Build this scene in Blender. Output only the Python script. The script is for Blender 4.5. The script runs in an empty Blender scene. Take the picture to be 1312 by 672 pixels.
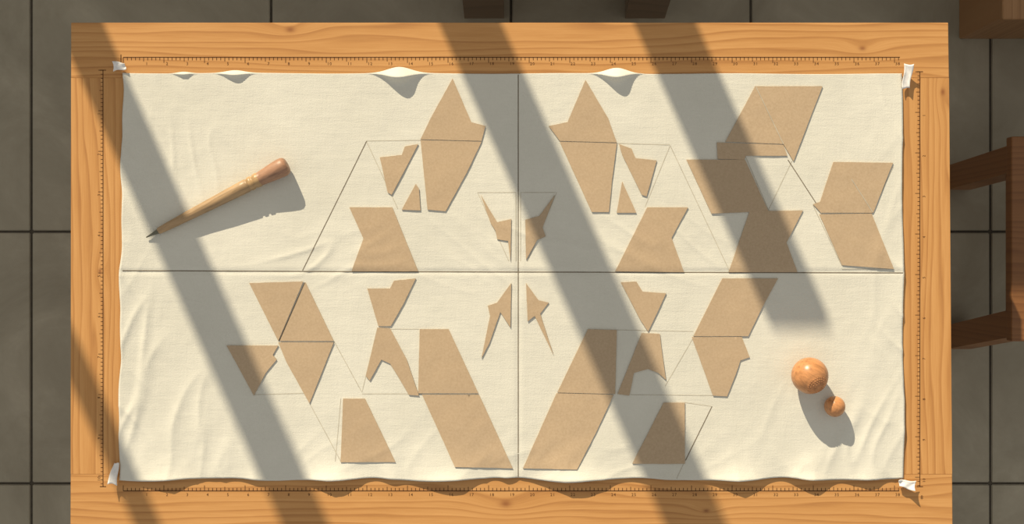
import bpy, bmesh, math, random
from mathutils import Vector, noise, Matrix
from mathutils.geometry import delaunay_2d_cdt
random.seed(4)
S=0.0015; TZ=0.75; CAMH=2.4
def W(px,py,h=0.0): return ((px-656)*S,(336-py)*S,TZ+h*S)
scn=bpy.context.scene
scn.view_settings.view_transform='Standard'

# ---------------------------------------------------------------- helpers
def new_obj(name,verts,faces,mat=None,parent=None,smooth=False):
    me=bpy.data.meshes.new(name); me.from_pydata(verts,[],faces); me.update()
    ob=bpy.data.objects.new(name,me); scn.collection.objects.link(ob)
    if mat: me.materials.append(mat)
    if parent: ob.parent=parent
    if smooth:
        for p in me.polygons: p.use_smooth=True
    return ob
def empty(name,loc=(0,0,0)):
    e=bpy.data.objects.new(name,None); e.location=(0,0,0); scn.collection.objects.link(e); e.empty_display_size=0.1
    return e
def box(name,x0,x1,y0,y1,z0,z1,mat,parent=None,bev=0.0):
    bm=bmesh.new(); bmesh.ops.create_cube(bm,size=1)
    for v in bm.verts:
        v.co=Vector(((x0+x1)/2+v.co.x*(x1-x0),(y0+y1)/2+v.co.y*(y1-y0),(z0+z1)/2+v.co.z*(z1-z0)))
    if bev>0: bmesh.ops.bevel(bm,geom=bm.edges[:],offset=bev,segments=3,affect='EDGES',profile=0.6)
    me=bpy.data.meshes.new(name); bm.to_mesh(me); bm.free()
    ob=bpy.data.objects.new(name,me); scn.collection.objects.link(ob); me.materials.append(mat)
    if parent: ob.parent=parent
    return ob

class NT:
    def __init__(s,name):
        s.m=bpy.data.materials.new(name); s.m.use_nodes=True; s.t=s.m.node_tree; s.n=s.t.nodes
        s.b=s.n['Principled BSDF']
    def node(s,t,**k):
        n=s.n.new(t)
        for a,v in k.items(): setattr(n,a,v)
        return n
    def link(s,a,b): s.t.links.new(a,b)
    def inp(s,sock,v):
        if isinstance(v,bpy.types.NodeSocket): s.link(v,sock)
        else: sock.default_value=v
    def math(s,op,a,b=0.0,c=None):
        n=s.node('ShaderNodeMath',operation=op); s.inp(n.inputs[0],a); s.inp(n.inputs[1],b)
        if c is not None: s.inp(n.inputs[2],c)
        return n.outputs[0]
    def pos(s):
        return s.node('ShaderNodeTexCoord').outputs['Object']
    def mapping(s,v,scale):
        n=s.node('ShaderNodeMapping'); s.link(v,n.inputs[0]); n.inputs['Scale'].default_value=scale; return n.outputs[0]
    def noise(s,v,scale,detail=4,rough=0.5,dist=0.0):
        n=s.node('ShaderNodeTexNoise'); s.link(v,n.inputs['Vector']); n.inputs['Scale'].default_value=scale
        n.inputs['Detail'].default_value=detail; n.inputs['Roughness'].default_value=rough; n.inputs['Distortion'].default_value=dist
        return n.outputs['Fac']
    def ramp(s,f,stops):
        n=s.node('ShaderNodeValToRGB'); s.link(f,n.inputs[0]); e=n.color_ramp.elements
        while len(e)<len(stops): e.new(0.5)
        for i,(p,c) in enumerate(stops):
            e[i].position=p; e[i].color=(*c,1) if len(c)==3 else c
        return n.outputs[0]
    def mix(s,f,a,b,mode='MIX'):
        n=s.node('ShaderNodeMix',data_type='RGBA',blend_type=mode); s.inp(n.inputs[0],f)
        for sock,v in ((n.inputs[6],a),(n.inputs[7],b)):
            if isinstance(v,tuple): sock.default_value=(*v,1) if len(v)==3 else v
            else: s.link(v,sock)
        return n.outputs[2]
    def bump(s,h,strength,dist):
        n=s.node('ShaderNodeBump'); s.link(h,n.inputs['Height']); n.inputs['Strength'].default_value=strength
        n.inputs['Distance'].default_value=dist; s.link(n.outputs[0],s.b.inputs['Normal'])
    def out(s,col,rough=0.6,spec=0.3):
        s.inp(s.b.inputs['Base Color'],(*col,1) if isinstance(col,tuple) else col)
        s.inp(s.b.inputs['Roughness'],rough); s.b.inputs['Specular IOR Level'].default_value=spec
        return s.m

# ---------------------------------------------------------------- materials
def pine(name,along='X',knots=(),base=((0.63,0.345,0.13),(0.50,0.245,0.078),(0.30,0.12,0.033)),off=0.0,rings=26):
    t=NT(name); p=t.pos()
    sep=t.node('ShaderNodeSeparateXYZ'); t.link(p,sep.inputs[0])
    A,B=(sep.outputs[0],sep.outputs[1]) if along=='X' else (sep.outputs[1],sep.outputs[0])
    b=B; darkk=None
    for (kx,ky,r) in knots:
        ka,kb=(kx,ky) if along=='X' else (ky,kx)
        da=t.math('SUBTRACT',A,ka); db=t.math('SUBTRACT',B,kb)
        e=t.math('ADD',t.math('POWER',t.math('ABSOLUTE',t.math('MULTIPLY',da,0.33/r)),2.0),t.math('POWER',t.math('ABSOLUTE',t.math('MULTIPLY',db,0.9/r)),2.0))
        g=t.math('EXPONENT',t.math('MULTIPLY',e,-0.5))
        b=t.math('ADD',b,t.math('MULTIPLY',g,r*1.4))
        e2=t.math('ADD',t.math('POWER',t.math('ABSOLUTE',t.math('MULTIPLY',da,1.5/r)),2.0),t.math('POWER',t.math('ABSOLUTE',t.math('MULTIPLY',db,2.4/r)),2.0))
        g2=t.math('EXPONENT',t.math('MULTIPLY',e2,-1.0))
        darkk=g2 if darkk is None else t.math('MAXIMUM',darkk,g2)
    cmb=t.node('ShaderNodeCombineXYZ'); t.link(t.math('MULTIPLY',A,0.10),cmb.inputs[0]); t.link(t.math('ADD',b,off),cmb.inputs[1])
    v=cmb.outputs[0]
    warp=t.noise(v,9,3,0.5)
    bb=t.math('ADD',t.math('ADD',b,off),t.math('MULTIPLY',t.math('SUBTRACT',warp,0.5),0.14))
    saw=t.math('FRACT',t.math('MULTIPLY',bb,rings*2.2))
    ring=t.ramp(saw,[(0,(0.15,)*3),(0.55,(0.40,)*3),(0.88,(1,)*3),(1.0,(0.15,)*3)])
    mod=t.noise(v,30,3,0.6)
    cmb2=t.node('ShaderNodeCombineXYZ'); t.link(t.math('MULTIPLY',A,0.03),cmb2.inputs[0]); t.link(b,cmb2.inputs[1])
    fib=t.noise(cmb2.outputs[0],420,4,0.7)
    f=t.math('ADD',t.math('MULTIPLY',ring,0.36),t.math('ADD',t.math('MULTIPLY',mod,0.32),t.math('MULTIPLY',fib,0.42)))
    c=t.ramp(f,[(0.30,base[0]),(0.56,base[1]),(0.90,base[2])])
    big=t.noise(p,3,2); c=t.mix(t.math('MULTIPLY',big,0.30),c,(base[0][0]*1.03,base[0][1]*1.06,base[0][2]*1.12))
    if darkk is not None: c=t.mix(t.math('MULTIPLY',darkk,0.7),c,(0.20,0.06,0.02))
    t.bump(f,0.12,0.001)
    return t.out(c,0.48,0.35)
def K(px,py,r): 
    x,y,z=W(px,py); return (x,y,r*S)
M_rail=pine('pine_rail','X',[K(372,38,9),K(1105,62,7),K(648,646,11),K(905,655,6)])
M_stile=pine('pine_stile','Y',[K(128,348,6),K(1208,118,7)],off=0.37)
M_leg=pine('pine_leg','X',[],off=0.2)
M_stool=pine('stool_wood','X',[],base=((0.26,0.12,0.045),(0.20,0.085,0.03),(0.13,0.05,0.018)))
M_box=pine('chest_wood','Y',[],base=((0.36,0.20,0.09),(0.28,0.145,0.06),(0.18,0.09,0.035)))
M_darkstool=pine('dark_stool_wood','X',[],base=((0.17,0.12,0.075),(0.14,0.098,0.06),(0.11,0.075,0.045)))

t=NT('canvas_cloth'); p=t.pos()
wx=t.node('ShaderNodeTexWave',wave_type='BANDS',bands_direction='X'); t.link(p,wx.inputs[0]); wx.inputs['Scale'].default_value=190; wx.inputs['Distortion'].default_value=1.5
wy=t.node('ShaderNodeTexWave',wave_type='BANDS',bands_direction='Y'); t.link(p,wy.inputs[0]); wy.inputs['Scale'].default_value=190; wy.inputs['Distortion'].default_value=1.5
weave=t.math('MULTIPLY',t.math('ADD',wx.outputs['Fac'],wy.outputs['Fac']),0.5)
fine=t.noise(p,500,3,0.7); blot=t.noise(p,5,4,0.6)
slub=t.noise(t.mapping(p,(0.12,1,1)),260,3,0.7); slub2=t.noise(t.mapping(p,(1,0.12,1)),260,3,0.7)
c=t.ramp(blot,[(0.3,(0.675,0.675,0.61)),(0.7,(0.745,0.745,0.68))])
c=t.mix(t.math('MULTIPLY',t.math('ADD',fine,slub),0.13),c,(0.44,0.44,0.39))
hgt=t.math('ADD',t.math('ADD',t.math('MULTIPLY',weave,0.3),fine),t.math('MULTIPLY',t.math('ADD',slub,slub2),0.7))
t.bump(hgt,0.42,0.0012)
M_cloth=t.out(c,0.9,0.1)
t=NT('kraft_paper'); p=t.pos(); oi=t.node('ShaderNodeObjectInfo')
f1=t.noise(p,260,4,0.65); f2=t.noise(p,14,3,0.6)
c=t.ramp(f1,[(0.3,(0.43,0.325,0.215)),(0.7,(0.52,0.405,0.28))])
c=t.mix(t.math('MULTIPLY',f2,0.35),c,(0.53,0.41,0.285))
c=t.mix(t.math('MULTIPLY',oi.outputs['Random'],0.18),c,(0.40,0.30,0.20))
t.bump(f1,0.2,0.0007); M_kraft=t.out(c,0.9,0.1)
def plain(name,col,rough=0.6,spec=0.3,sc=60,var=0.15,metal=0.0,bump=0.05):
    t=NT(name); p=t.pos(); n=t.noise(p,sc,4,0.6)
    c=t.ramp(n,[(0.3,tuple(x*(1-var) for x in col)),(0.7,tuple(min(1,x*(1+var)) for x in col))])
    t.bump(n,bump,0.002); t.b.inputs['Metallic'].default_value=metal
    return t.out(c,rough,spec)
M_pencil=plain('pencil_line',(0.20,0.17,0.13),0.9,0.0)
M_faint=plain('faint_chalk_line',(0.50,0.475,0.40),0.9,0.0)
M_ink=plain('ruler_ink',(0.10,0.045,0.02),0.8,0.1)
M_tape=plain('white_tape',(0.80,0.80,0.80),0.5,0.4)
M_wall=plain('wall_plaster',(0.55,0.52,0.46),0.9,0.1)
M_frame=plain('window_frame_paint',(0.6,0.58,0.55),0.5,0.3)
M_grout=plain('grout',(0.08,0.07,0.055),0.95,0.1,80)
t=NT('stone_tile'); p=t.pos()
n1=t.noise(p,4,6,0.65,0.6); n2=t.noise(p,45,5,0.7)
c=t.ramp(n1,[(0.3,(0.26,0.235,0.175)),(0.55,(0.35,0.32,0.245)),(0.75,(0.45,0.41,0.32))])
c=t.mix(t.math('MULTIPLY',n2,0.35),c,(0.24,0.215,0.165)); t.bump(n2,0.15,0.002)
M_tile=t.out(c,0.55,0.3)

# ---------------------------------------------------------------- floor
e=empty('floor')
box('grout_bed',-3.0,3.0,-2.2,2.2,-0.05,-0.004,M_grout,e)
F=S*(CAMH+TZ)/CAMH
xs=[(40-656)*F+0.605*i for i in range(-3,8)]
ys=[(336-297)*F+0.636*i for i in range(-4,4)]
bm=bmesh.new()
for i in range(len(xs)-1):
    for j in range(len(ys)-1):
        r=bmesh.ops.create_cube(bm,size=1)
        x0,x1,y0,y1=xs[i]+.003,xs[i+1]-.003,ys[j]+.003,ys[j+1]-.003
        for v in r['verts']: v.co=Vector(((x0+x1)/2+v.co.x*(x1-x0),(y0+y1)/2+v.co.y*(y1-y0),-0.01+v.co.z*0.02))
bmesh.ops.bevel(bm,geom=bm.edges[:],offset=0.002,segments=2,affect='EDGES')
me=bpy.data.meshes.new('tiles'); bm.to_mesh(me); bm.free(); me.materials.append(M_tile)
ob=bpy.data.objects.new('tiles',me); scn.collection.objects.link(ob); ob.parent=e

# ---------------------------------------------------------------- table
table=empty('wooden_table')
def slab(name,pts,mat,z0=-27,z1=0,bev=2.0):
    bm=bmesh.new(); vs=[bm.verts.new(W(x,y,z1)) for x,y in pts]; f=bm.faces.new(vs)
    r=bmesh.ops.extrude_face_region(bm,geom=[f])
    for v in [g for g in r['geom'] if isinstance(g,bmesh.types.BMVert)]: v.co.z=TZ+z0*S
    bmesh.ops.recalc_face_normals(bm,faces=bm.faces[:])
    if bev: bmesh.ops.bevel(bm,geom=bm.edges[:],offset=bev*S,segments=3,affect='EDGES')
    me=bpy.data.meshes.new(name); bm.to_mesh(me); bm.free(); me.materials.append(mat)
    ob=bpy.data.objects.new(name,me); scn.collection.objects.link(ob); ob.parent=table; return ob
slab('top_rail',[(91,29),(1215,29),(1216,100),(91,100)],M_rail,bev=0.5)
slab('left_stile',[(91,100),(205,100),(205,608),(90.5,608)],M_stile,bev=0.12)
slab('right_stile',[(1110,100),(1216,100),(1220,608),(1110,608)],M_stile,bev=0.12)
slab('centre_panel',[(205,100),(1110,100),(1110,608),(205,608)],M_rail,bev=0.12)
slab('bottom_rail',[(90.5,608),(1220,608),(1221,730),(90,730)],M_rail,bev=0.5)
zt=TZ-27*S
x0,y0,_=W(120,700); x1,y1,_=W(1190,60)
for i,(a,b) in enumerate([(x0,y0),(x1-.07,y0),(x0,y1-.07),(x1-.07,y1-.07)]):
    box('leg_%d'%(i+1),a,a+.07,b,b+.07,0,zt,M_leg,table,0.004)
box('apron_front',x0+.07,x1-.07,y0+.02,y0+.045,zt-.09,zt,M_leg,table,0.002)
box('apron_back',x0+.07,x1-.07,y1-.045,y1-.02,zt-.09,zt,M_leg,table,0.002)
box('apron_left',x0+.02,x0+.045,y0+.07,y1-.07,zt-.09,zt,M_leg,table,0.002)
box('apron_right',x1-.045,x1-.02,y0+.07,y1-.07,zt-.09,zt,M_leg,table,0.002)

# ---------------------------------------------------------------- cloth
top_curls=[(512,25,13),(790,22,12),(302,19,5.5),(236,13,3.5)]
bot_curls=[(212,36,7),(330,20,2.5),(425,38,9.5),(500,14,2.0),(574,42,8),(650,12,2.5),(738,48,9.5),(850,34,6),(945,34,9),(1035,28,8),(1110,24,4.5)]
def wr(x,y,ang,fl,fa,seed,k=3):
    ca,sa=math.cos(ang),math.sin(ang); u=x*ca+y*sa; v=-x*sa+y*ca
    u+=8*noise.noise(Vector((x/60,y/60,seed+3))); v+=9*noise.noise(Vector((x/70,y/70,seed+9)))
    n=noise.noise(Vector((u/fl,v/fa,seed)))
    return (1-min(1,abs(n)*2.4))**k
def blob(x,y,cx,cy,rx,ry): return math.exp(-((x-cx)/rx)**2-((y-cy)/ry)**2)
def ch(x,y):
    h=1.8+0.5*noise.noise(Vector((x/100,y/80,1.3)))+0.33*noise.noise(Vector((x/36,y/30,5.1)))+0.14*noise.noise(Vector((x/14,y/12,2.1)))
    el=x-155; er=1157-x; et=y-94; eb=614-y
    edge=max(math.exp(-max(0,el)/40),math.exp(-max(0,er)/30),0.3*math.exp(-max(0,et)/25),0.7*math.exp(-max(0,eb)/30))
    h+=1.5*edge*wr(x,y,1.1,120,30,2.2,2)
    h+=2.2*(blob(x,y,225,545,100,70)+blob(x,y,175,440,30,80))*wr(x,y,1.9,150,30,7.7,2)
    h+=2.1*(blob(x,y,1065,560,80,55)+0.4*blob(x,y,1140,350,30,150))*wr(x,y,-1.2,110,26,9.4,2)
    h+=1.3*blob(x,y,235,210,70,50)*wr(x,y,1.3,90,26,3.9,2)
    h+=1.2*blob(x,y,420,330,90,30)*wr(x,y,-0.3,90,26,4.9,2)
    h+=1.1*blob(x,y,740,325,200,45)*wr(x,y,0.6,120,26,12.1,2)
    h+=0.9*blob(x,y,650,590,330,35)*wr(x,y,-0.6,120,30,15.1,2)
    h-=0.9*math.exp(-((x-664)/3.0)**2)+0.9*math.exp(-((y-348.5)/3.0)**2)
    h+=0.5*math.exp(-abs(x-664)/14)+0.5*math.exp(-abs(y-348.5)/14)
    for cx,w,a in top_curls:
        g=math.exp(-((x-cx)/w)**2*1.4)
        if g>0.01:
            q=(y-(94-0.6*a*g))/(1.45*a*g+0.5)   # 0 at cloth edge
            h+=a*g*(max(0,min(1,q/0.75))**0.8 if q<0.75 else math.exp(-((q-0.75)/0.30)**2))
    for cx,w,a in bot_curls: h+=a*math.exp(-((x-cx)/w)**2*1.4)*math.exp(-max(0,eb)/15)
    h+=1.8*math.exp(-max(0,el)/9)*(0.5+0.5*math.sin(y/19+math.sin(y/43)*2))
    h+=1.5*math.exp(-max(0,er)/8)*(0.5+0.5*math.sin(y/27))
    return max(h,0.9)
def edgepts(u,v):
    xl=158-5*v+1.2*math.sin(v*21)+0.8*math.sin(v*47); xr=1155+2.5*v+0.9*math.sin(v*17)
    yt=94+1*u+0.5*math.sin(u*30); yb=614-1.0*u+1.5*math.sin(u*34+1)+0.6*math.sin(u*71)
    x=xl+(xr-xl)*u; y=yt+(yb-yt)*v
    for cx,w,a in top_curls: y-=0.6*a*math.exp(-((x-cx)/w)**2*1.4)*math.exp(-v*520/14)
    for cx,w,a in bot_curls: y+=0.25*a*math.exp(-((x-cx)/w)**2*1.4)*math.exp(-(1-v)*520/12)
    return x,y
NX,NY=430,300
vs=[];fs=[]
for j in range(NY+1):
    v=0.12*(j/80) if j<=80 else 0.12+0.88*(j-80)/(NY-80)
    for i in range(NX+1):
        x,y=edgepts(i/NX,v); vs.append(W(x,y,ch(x,y)))
for j in range(NY):
    for i in range(NX):
        a=j*(NX+1)+i; fs.append((a,a+NX+1,a+NX+2,a+1))
cloth=new_obj('canvas_cloth',vs,fs,M_cloth,None,True)
sol=cloth.modifiers.new('thick','SOLIDIFY'); sol.thickness=0.0010; sol.offset=-1

def ribbon_into(V,Fc,pts,w,hf,lift):
    P=[]
    for (a,b) in zip(pts[:-1],pts[1:]):
        L=math.dist(a,b); n=max(1,int(L/4))
        for k in range(n): P.append((a[0]+(b[0]-a[0])*k/n,a[1]+(b[1]-a[1])*k/n))
    P.append(pts[-1]); base=len(V)
    for i,(x,y) in enumerate(P):
        q=P[min(i+1,len(P)-1)]; r=P[max(i-1,0)]
        dx,dy=q[0]-r[0],q[1]-r[1]; L=math.hypot(dx,dy) or 1; nx,ny=-dy/L*w/2,dx/L*w/2
        hh=max(hf(x+nx,y+ny),hf(x-nx,y-ny),hf(x,y))+lift
        V.append(W(x+nx,y+ny,hh)); V.append(W(x-nx,y-ny,hh))
    for i in range(len(P)-1):
        a=base+2*i; Fc.append((a,a+1,a+3,a+2))
V=[];Fc=[]
for l in [[(664,96),(664,612)],[(158,347),(500,348.5),(1156,350)]]: ribbon_into(V,Fc,l,1.3,ch,0.15)
for l in [[(470,181),(388,347)],[(1009,205),(1046,262)],[(391,362),(358,437)],[(912,521),(878,590)]]: ribbon_into(V,Fc,l,1.1,ch,0.15)
new_obj('seam_lines',V,Fc,M_pencil,cloth)
V=[];Fc=[]
for l in [[(470,181),(540,180)],[(470,182),(510,268)],[(790,184),(858,186),(935,349)],[(858,188),(826,266)],[(880,206),(912,274)],
          [(1014,207),(984,270)],[(955,201),(985,271)],[(1041,263),(1078,341)],[(1144,214),(1116,274)],[(428,437),(464,503),(484,420)],
          [(326,506),(398,504)],[(464,505),(541,505)],[(500,422),(537,422)],[(397,517),(437,591)],[(790,423),(888,425)],[(888,433),(852,495)],
          [(877,516),(912,521),(866,613)],[(808,506),(913,507)],[(612,247),(661,247),(661,335)],[(667,335),(667,247),(713,247),(676,335)],
          [(612,247),(652,335)],[(1145,345),(1078,345)],[(437,511),(430,591)]]:
    ribbon_into(V,Fc,l,0.9,ch,0.12)
new_obj('marking_lines',V,Fc,M_faint,cloth)

# ---------------------------------------------------------------- paper cutouts
P=[
[(580,101),(604,157),(622,162),(617,181),(539,179),(553,150)],
[(539,180),(617,182),(598,222),(571,271),(548,269)],
[(487,202),(515,199),(519,188),(536,185),(519,218),(502,250),(497,247)],
[(533,236),(537,242),(539,270),(515,269)],
[(448,266),(503,266),(536,348),(451,348),(466,306)],
[(616,250),(637,285),(655,281),(654,335),(651,309),(637,307),(635,296),(629,287)],
[(711,250),(695,292),(699,303),(688,308),(674,333),(673,282),(691,277)],
[(750,103),(779,152),(790,183),(717,181),(703,162),(727,157)],
[(717,182),(790,184),(784,230),(780,272),(758,272)],
[(793,185),(809,191),(814,203),(841,206),(828,252),(822,250),(797,199)],
[(797,233),(815,273),(790,273)],
[(829,266),(881,266),(860,305),(876,349),(788,348)],
[(967,111),(1053,111),(1034,160),(1016,207),(1003,185),(929,182)],
[(918,183),(1003,186),(1008,200),(955,200),(953,205),(919,204)],
[(879,205),(954,205),(984,271),(911,274)],
[(960,271),(1028,270),(1007,311),(1021,349),(933,349)],
[(1067,208),(1143,209),(1118,273),(1051,273),(1041,262),(1050,259)],
[(1049,275),(1116,274),(1144,345),(1078,340)],
[(320,363),(389,361),(357,437)],
[(392,362),(428,437),(359,437)],
[(357,439),(428,439),(397,517),(368,465)],
[(291,443),(357,443),(350,455),(355,461),(341,478),(326,507)],
[(471,370),(500,370),(505,360),(533,357),(517,390),(501,418),(485,418)],
[(484,420),(500,421),(521,460),(537,507),(524,506),(510,482),(500,466),(489,461),(474,488),(469,482)],
[(538,422),(575,422),(613,504),(536,504)],
[(541,506),(614,506),(657,600),(583,598)],
[(440,511),(468,511),(507,592),(437,592)],
[(655,363),(654,420),(641,400),(627,440),(617,459),(628,405),(625,392),(637,388)],
[(674,363),(690,385),(703,388),(692,402),(709,455),(685,405),(676,412)],
[(753,422),(790,423),(788,505),(714,503)],
[(713,504),(786,506),(763,555),(739,601),(670,600)],
[(795,362),(815,361),(823,374),(853,376),(842,400),(830,425),(820,410)],
[(822,427),(845,428),(849,460),(853,487),(843,478),(830,473),(812,478),(806,507),(791,505)],
[(850,516),(877,516),(877,594),(810,594)],
[(925,357),(996,357),(976,394),(958,431),(888,431)],
[(886,432),(950,432),(960,458),(948,462),(942,480),(931,508),(913,507)]]
cut=empty('paper_cutouts')
for k,poly in enumerate(P):
    bp=[]
    for a,b in zip(poly,poly[1:]+poly[:1]):
        L=math.dist(a,b); n=max(1,int(L/5))
        for q in range(n):
            x=a[0]+(b[0]-a[0])*q/n; y=a[1]+(b[1]-a[1])*q/n
            if q: x+=random.uniform(-.1,.1); y+=random.uniform(-.1,.1)
            bp.append(Vector((x,y)))
    nb=len(bp); xs_=[p_[0] for p_ in poly]; ys_=[p_[1] for p_ in poly]
    pts=list(bp)
    def inside(x,y):
        c=False
        for a,b in zip(poly,poly[1:]+poly[:1]):
            if (a[1]>y)!=(b[1]>y) and x<(b[0]-a[0])*(y-a[1])/(b[1]-a[1])+a[0]: c=not c
        return c
    gx=min(xs_)
    while gx<max(xs_):
        gy=min(ys_)
        while gy<max(ys_):
            if inside(gx,gy) and min((gx-b_.x)**2+(gy-b_.y)**2 for b_ in bp)>6: pts.append(Vector((gx,gy)))
            gy+=4.0
        gx+=4.0
    r=delaunay_2d_cdt(pts,[(i,(i+1)%nb) for i in range(nb)],[],1,1e-5)
    v2,_,f2=r[0],r[1],r[2]
    bm=bmesh.new(); tv=[]
    for p_ in v2:
        lift=1.45+0.25*noise.noise(Vector((p_.x/30,p_.y/30,k*3.1)))
        tv.append(bm.verts.new(W(p_.x,p_.y,ch(p_.x,p_.y)+lift)))
    for f in f2:
        try: bm.faces.new([tv[i] for i in f])
        except ValueError: pass
    bmesh.ops.recalc_face_normals(bm,faces=bm.faces[:])
    if sum(f.normal.z for f in bm.faces)<0: bmesh.ops.reverse_faces(bm,faces=bm.faces[:])
    for f in bm.faces: f.smooth=True
    be=[e_ for e_ in bm.edges if e_.is_boundary]
    r=bmesh.ops.extrude_edge_only(bm,edges=be)
    for v in [g for g in r['geom'] if isinstance(g,bmesh.types.BMVert)]:
        v.co.z-=1.1*S
    for e_ in be: e_.smooth=False
    me=bpy.data.meshes.new('piece'); bm.to_mesh(me); bm.free(); me.materials.append(M_kraft)
    ob=bpy.data.objects.new('piece_%d'%(k+1),me); scn.collection.objects.link(ob); ob.parent=cut
V=[];Fc=[]
for l in [[(968,112),(1003,185)],[(1090,230),(1117,272)]]: ribbon_into(V,Fc,l,0.8,ch,1.8)
new_obj('crease_marks',V,Fc,M_faint,cut)

# ---------------------------------------------------------------- ruler marks
digits={}
for d in '0123456789':
    cu=bpy.data.curves.new('d','FONT'); cu.body=d; cu.size=1; cu.align_x='CENTER'; cu.align_y='CENTER'; cu.resolution_u=2
    o=bpy.data.objects.new('d',cu); scn.collection.objects.link(o)
    dg=bpy.context.evaluated_depsgraph_get(); m=o.evaluated_get(dg).to_mesh()
    digits[d]=([tuple(v.co) for v in m.vertices],[tuple(p_.vertices) for p_ in m.polygons])
    o.evaluated_get(dg).to_mesh_clear(); bpy.data.objects.remove(o); bpy.data.curves.remove(cu)
V=[];Fc=[]
def quad(x0,y0,x1,y1,h=0.15):
    b=len(V); V.extend([W(x0,y1,h),W(x1,y1,h),W(x1,y0,h),W(x0,y0,h)]); Fc.append((b,b+1,b+2,b+3))
def label(s,x,y,size,rot=0):
    for i,c_ in enumerate(s):
        vv,ff=digits[c_]; b=len(V); off=(i-(len(s)-1)/2)*0.6
        for q in vv:
            a,bb=(q[0]+off)*size,q[1]*size
            ca,sa=math.cos(rot),math.sin(rot)
            V.append(W(x+a*ca-bb*sa,y-(a*sa+bb*ca),0.15))
        for f in ff: Fc.append(tuple(b+i_ for i_ in f))
def hruler(x0,x1,y,dirn,lab):
    quad(x0,y-0.55,x1,y+0.55); n=int((x1-x0)/5.2)
    for i in range(n+1):
        x=x0+i*5.2; L=7 if i%10==0 else (5.2 if i%5==0 else 3.8)
        a,b=sorted((y,y+dirn*L)); quad(x-0.4,a,x+0.4,b)
        if i%5==0 and i>0: label(str(i//5),x+4,y+lab,5.4)
def vruler(y0,y1,x,dirn,lab):
    quad(x-0.5,y0,x+0.5,y1); n=int((y1-y0)/5.2)
    for i in range(n+1):
        y=y0+i*5.2; L=6 if i%10==0 else (4.6 if i%5==0 else 3)
        a,b=sorted((x,x+dirn*L)); quad(a,y-0.35,b,y+0.35)
        if i%10==0 and i>0: label(str(i//10),x+lab,y+4,5,math.pi/2)
    for y in (y0,y1): quad(x-4,y-0.5,x+4,y+0.5)
hruler(158,1153,73.5,1,8.3)
hruler(158,1152,629.5,-1,5)
vruler(90,624,132,-1,-5)
vruler(92,624,1178.5,-1,5.5)
quad(154.5,70,155.5,80)
label('8',1181,638,7)
new_obj('ruler_marks',V,Fc,M_ink,table)

# ---------------------------------------------------------------- tape tabs
def tab(cx,cy,w,l,ang,curl,taper=0.25):
    vs=[];fs=[];N=14;M=6
    for i in range(N+1):
        s=i/N
        for j in range(M+1):
            q=(j/M-0.5)
            a=(s-0.5)*l+0.8*math.sin(q*5+s*4); b=q*w*(1+taper*(2*s-1))+1.0*math.sin(s*5+cx)
            ca,sa=math.cos(ang),math.sin(ang)
            x=cx+a*ca-b*sa; y=cy+a*sa+b*ca
            hh=5.6+curl*(s**2.5)*(1+0.7*q)+0.9*math.sin(s*8+q*4+cy)+1.5*(abs(q)*2)**3*curl/4
            vs.append(W(x,y,hh))
    for i in range(N):
        for j in range(M):
            a=i*(M+1)+j; fs.append((a,a+1,a+M+2,a+M+1))
    o=new_obj('tape_tab',vs,fs,M_tape,None,True)
    m=o.modifiers.new('s','SOLIDIFY'); m.thickness=0.0012; m.offset=0
    return o
tab(155,86,10,15,math.pi*0.97,2)
tab(1160,99,10,30,-math.pi/2+.05,4,0.1)
tab(149,606,9,27,math.pi/2+.12,4,0.3)
tab(1160,620,10,20,0.1,3)

# ---------------------------------------------------------------- lathe
def lathe(name,prof,p0,p1,mats,parent,seg=40):
    a=Vector(p0); b=Vector(p1); d=(b-a).normalized(); up=Vector((0,0,1)); s=d.cross(up).normalized(); u=s.cross(d)
    vs=[];fs=[];mi=[]
    for (t_,r,m) in prof:
        for k in range(seg):
            th=2*math.pi*k/seg
            vs.append(tuple(a+d*t_*S+(s*math.cos(th)+u*math.sin(th))*r*S))
    for i in range(len(prof)-1):
        for k in range(seg):
            fs.append((i*seg+k,i*seg+(k+1)%seg,(i+1)*seg+(k+1)%seg,(i+1)*seg+k)); mi.append(prof[i][2])
    fs.append(tuple(range(seg-1,-1,-1))); mi.append(prof[0][2]); b0=(len(prof)-1)*seg; fs.append(tuple(range(b0,b0+seg))); mi.append(prof[-1][2])
    o=new_obj(name,vs,fs,None,parent,True)
    for m in mats: o.data.materials.append(m)
    for p_,m in zip(o.data.polygons,mi): p_.material_index=m
    return o
def turned(name,base,rough=0.45,ang=0.0,sc=160):
    t=NT(name); p=t.pos()
    n=t.node('ShaderNodeMapping'); t.link(p,n.inputs[0]); n.inputs['Rotation'].default_value=(0,0,ang)
    n2=t.node('ShaderNodeMapping'); t.link(n.outputs[0],n2.inputs[0]); n2.inputs['Scale'].default_value=(0.07,1,1)
    f=t.noise(n2.outputs[0],sc,5,0.65,0.3); g=t.noise(p,18,3,0.6)
    c=t.ramp(f,[(0.32,tuple(x*0.55 for x in base)),(0.52,base),(0.72,tuple(min(1,x*1.25) for x in base))])
    c=t.mix(t.math('MULTIPLY',g,0.45),c,tuple(x*0.75 for x in base))
    t.bump(f,0.08,0.001); return t.out(c,rough,0.45)
M_shaft=turned('shaft_wood',(0.42,0.285,0.155),0.42,-0.468)
M_collar=turned('collar_wood',(0.48,0.32,0.16),0.38,-0.468)
M_head=turned('reddish_wood_head',(0.38,0.215,0.135),0.45,-0.468)
M_tip=plain('steel_tip',(0.14,0.14,0.11),0.35,0.5,90,0.2,0.6)
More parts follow.
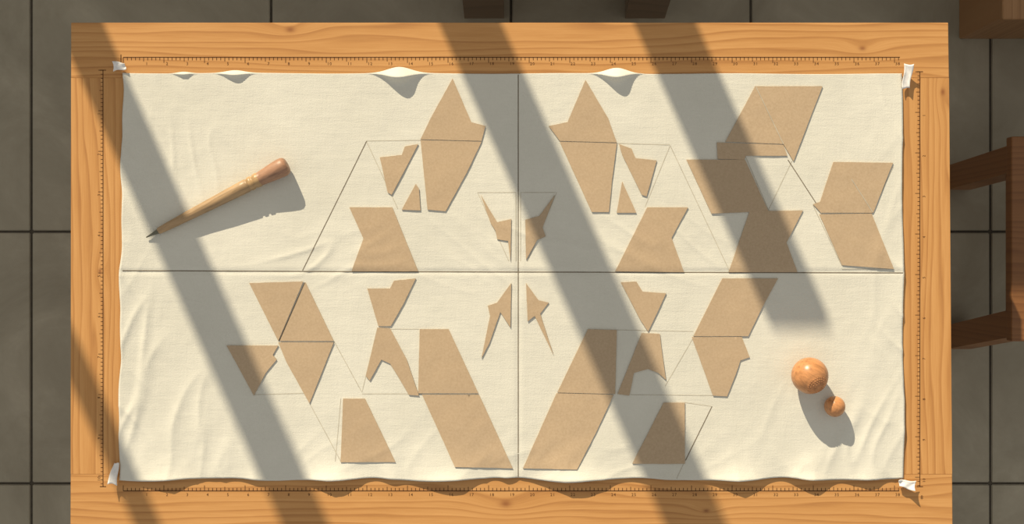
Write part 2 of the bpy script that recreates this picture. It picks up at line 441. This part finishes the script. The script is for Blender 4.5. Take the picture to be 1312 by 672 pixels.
awl=[(0,.6,0),(6,1.4,0),(13,2.4,0),(17,3.2,0),(18,4.2,1),(30,5.0,1),(60,6.2,1),(100,7.5,1),(138,8.6,1),(146,8.8,1),(147,8.0,1),(149,8.0,1),(150,9.0,2),(154,9.1,2),(155,8.1,2),(157,8.1,2),(158,9.3,2),(163,9.5,2),(164,8.8,3),(168,9.3,3),(176,10.2,3),(186,11.4,3),(194,12.0,3),(199,11.9,3),(202.5,10.6,3),(204,8.5,3),(204.3,4,3)]
pen=empty('wooden_stylus')
lathe('body',awl,W(189,304.5,ch(188,305)+2.9),W(368,214,max(ch(370,213),ch(350,222))+14),[M_tip,M_shaft,M_collar,M_head],pen)

# ---------------------------------------------------------------- wooden balls
M_ball=turned('orange_wood',(0.56,0.265,0.11),0.33,0.5,130)
M_ballc=plain('carved_wood',(0.48,0.22,0.09),0.5,0.4,120,0.3)
def knob(name,cx,cy,R,axis,carved):
    e=empty(name); c=Vector(W(cx,cy,ch(cx,cy)+R+0.4)); ax=Vector(axis).normalized()
    prof=[]
    N=48
    for i in range(N+1):
        th=math.pi*(i+0.15)/(N+0.3); r=R*math.sin(th); t_=-R*math.cos(th)
        if i==37: r*=0.97
        if i==44: r*=0.94
        prof.append((t_,r,1 if (carved and i>37) else 0))
    lathe('ball',prof,c,c+ax,[M_ball,M_ballc],e,48)
    if carved:
        bm=bmesh.new(); s=ax.orthogonal().normalized(); u=ax.cross(s)
        for (th,n) in ((0.58,26),(0.46,20),(0.34,15),(0.22,9)):
            for k in range(n):
                ph=2*math.pi*k/n+th*7
                d=ax*math.cos(th)+(s*math.cos(ph)+u*math.sin(ph))*math.sin(th)
                bmesh.ops.create_icosphere(bm,subdivisions=1,radius=0.9*S,matrix=Matrix.Translation(c+d*R*0.985*S))
        me=bpy.data.meshes.new('carving'); bm.to_mesh(me); bm.free(); me.materials.append(M_ballc)
        o=bpy.data.objects.new('carving',me); scn.collection.objects.link(o); o.parent=e
    return e
knob('wooden_ball',1031.5,479.5,23,(0.30,-0.55,0.76),True)
knob('wooden_ball',1065.5,519.5,13.2,(-0.6,0.1,0.8),False)

# ---------------------------------------------------------------- stools
def stool(x0,x1,y0,y1,mat,legs,h=0.03,name='wooden_stool'):
    e=empty(name); zs=0.45
    for i in range(4):
        a=x0+(x1-x0)*i/4+.002; b=x0+(x1-x0)*(i+1)/4-.002
        box('seat_plank_%d'%(i+1),a,b,y0,y1,zs-.03,zs,mat,e,0.004)
    for i,((tx,ty),(bx,by)) in enumerate(legs):
        vs=[]
        for (x,y,z) in ((bx,by,0),(tx,ty,zs-.03)):
            vs+=[(x-h,y-.03,z),(x+h,y-.03,z),(x+h,y+.03,z),(x-h,y+.03,z)]
        new_obj('leg_%d'%(i+1),vs,[(3,2,1,0),(4,5,6,7),(0,1,5,4),(1,2,6,5),(2,3,7,6),(3,0,4,7)],mat,e)
    T=[l[0] for l in legs]
    for i,(a,b) in enumerate([(0,1),(1,3),(3,2),(2,0)]):
        xa,ya=T[a]; xb,yb=T[b]
        box('apron_%d'%(i+1),min(xa,xb)-.012,max(xa,xb)+.012,min(ya,yb)-.012,max(ya,yb)+.012,zs-.09,zs-.03,mat,e)
    return e
stool(1.078,1.50,-.172,.272,M_stool,[((1.115,.225),(1.125,.212)),((1.46,.225),(1.46,.212)),((1.115,-.135),(1.125,-.19)),((1.46,-.135),(1.46,-.19))])
stool(-.135,.40,.68,1.12,M_darkstool,[((-.07,.72),(-.07,.645)),((.335,.72),(.335,.645)),((-.07,1.08),(-.07,1.08)),((.335,1.08),(.335,1.08))],h=0.05)
e=empty('low_wooden_chest')
box('body',1.127,1.75,.563,1.0,0,.285,M_box,e,0.005)
box('lid',1.117,1.76,.553,1.01,.285,.307,M_box,e,0.005)

# ---------------------------------------------------------------- window wall (sun passes through it)
WY=2.2; WT=0.08; SL=0.45
AZ=math.atan(SL); EL=math.radians(25)
Yt=(336-28)*S
def wxp(px): return (px-656)*S-(WY-Yt)*SL
sill=TZ+((WY-0.552)/math.cos(AZ))*math.tan(EL); head=2.75
XL,XR=-4.2,4.2
lx,rx=wxp(-420),wxp(1560)
w=empty('wall_back')
box('below_sill',XL,XR,WY,WY+WT,0,sill,M_wall,w)
box('above_head',XL,XR,WY,WY+WT,head,3.4,M_wall,w)
box('pier_left',XL,lx,WY,WY+WT,sill,head,M_wall,w)
box('pier_right',rx,XR,WY,WY+WT,sill,head,M_wall,w)
win=empty('window_1')
for i,(a,b) in enumerate([(-125,-90),(64,125),(555,635),(805,885)]):
    top=head if i!=3 else TZ+((WY-(336-440)*S)/math.cos(AZ))*math.tan(EL)  # window mullions, plus a last added short post that stops its shadow band partway
    box('shadow_post_%d'%(i+1),wxp(a),wxp(b)-0.01,WY+.02,WY+.045,sill,top,M_frame,win)
box('sill_board',lx,rx,WY-.03,WY+.08,sill-.03,sill-.001,M_frame,win)

# ---------------------------------------------------------------- light
sd=bpy.data.lights.new('sun','SUN'); sd.energy=6.1; sd.color=(1,0.85,0.62); sd.angle=math.radians(0.45)
so=bpy.data.objects.new('sun',sd); scn.collection.objects.link(so)
d=Vector((math.sin(AZ)*math.cos(EL),-math.cos(AZ)*math.cos(EL),-math.sin(EL)))
so.rotation_euler=d.to_track_quat('-Z','Y').to_euler(); so.location=(-2,5,4)
wd=bpy.data.worlds.new('world'); scn.world=wd; wd.use_nodes=True
wd.node_tree.nodes['Background'].inputs[0].default_value=(1.0,0.95,0.87,1); wd.node_tree.nodes['Background'].inputs[1].default_value=0.48

cd=bpy.data.cameras.new('camera'); cd.sensor_width=36; cd.lens=36*CAMH/(1312*S); cd.clip_start=0.05
co=bpy.data.objects.new('camera',cd); scn.collection.objects.link(co); co.location=(0,0,TZ+CAMH); co.rotation_euler=(0,0,0)
scn.camera=co
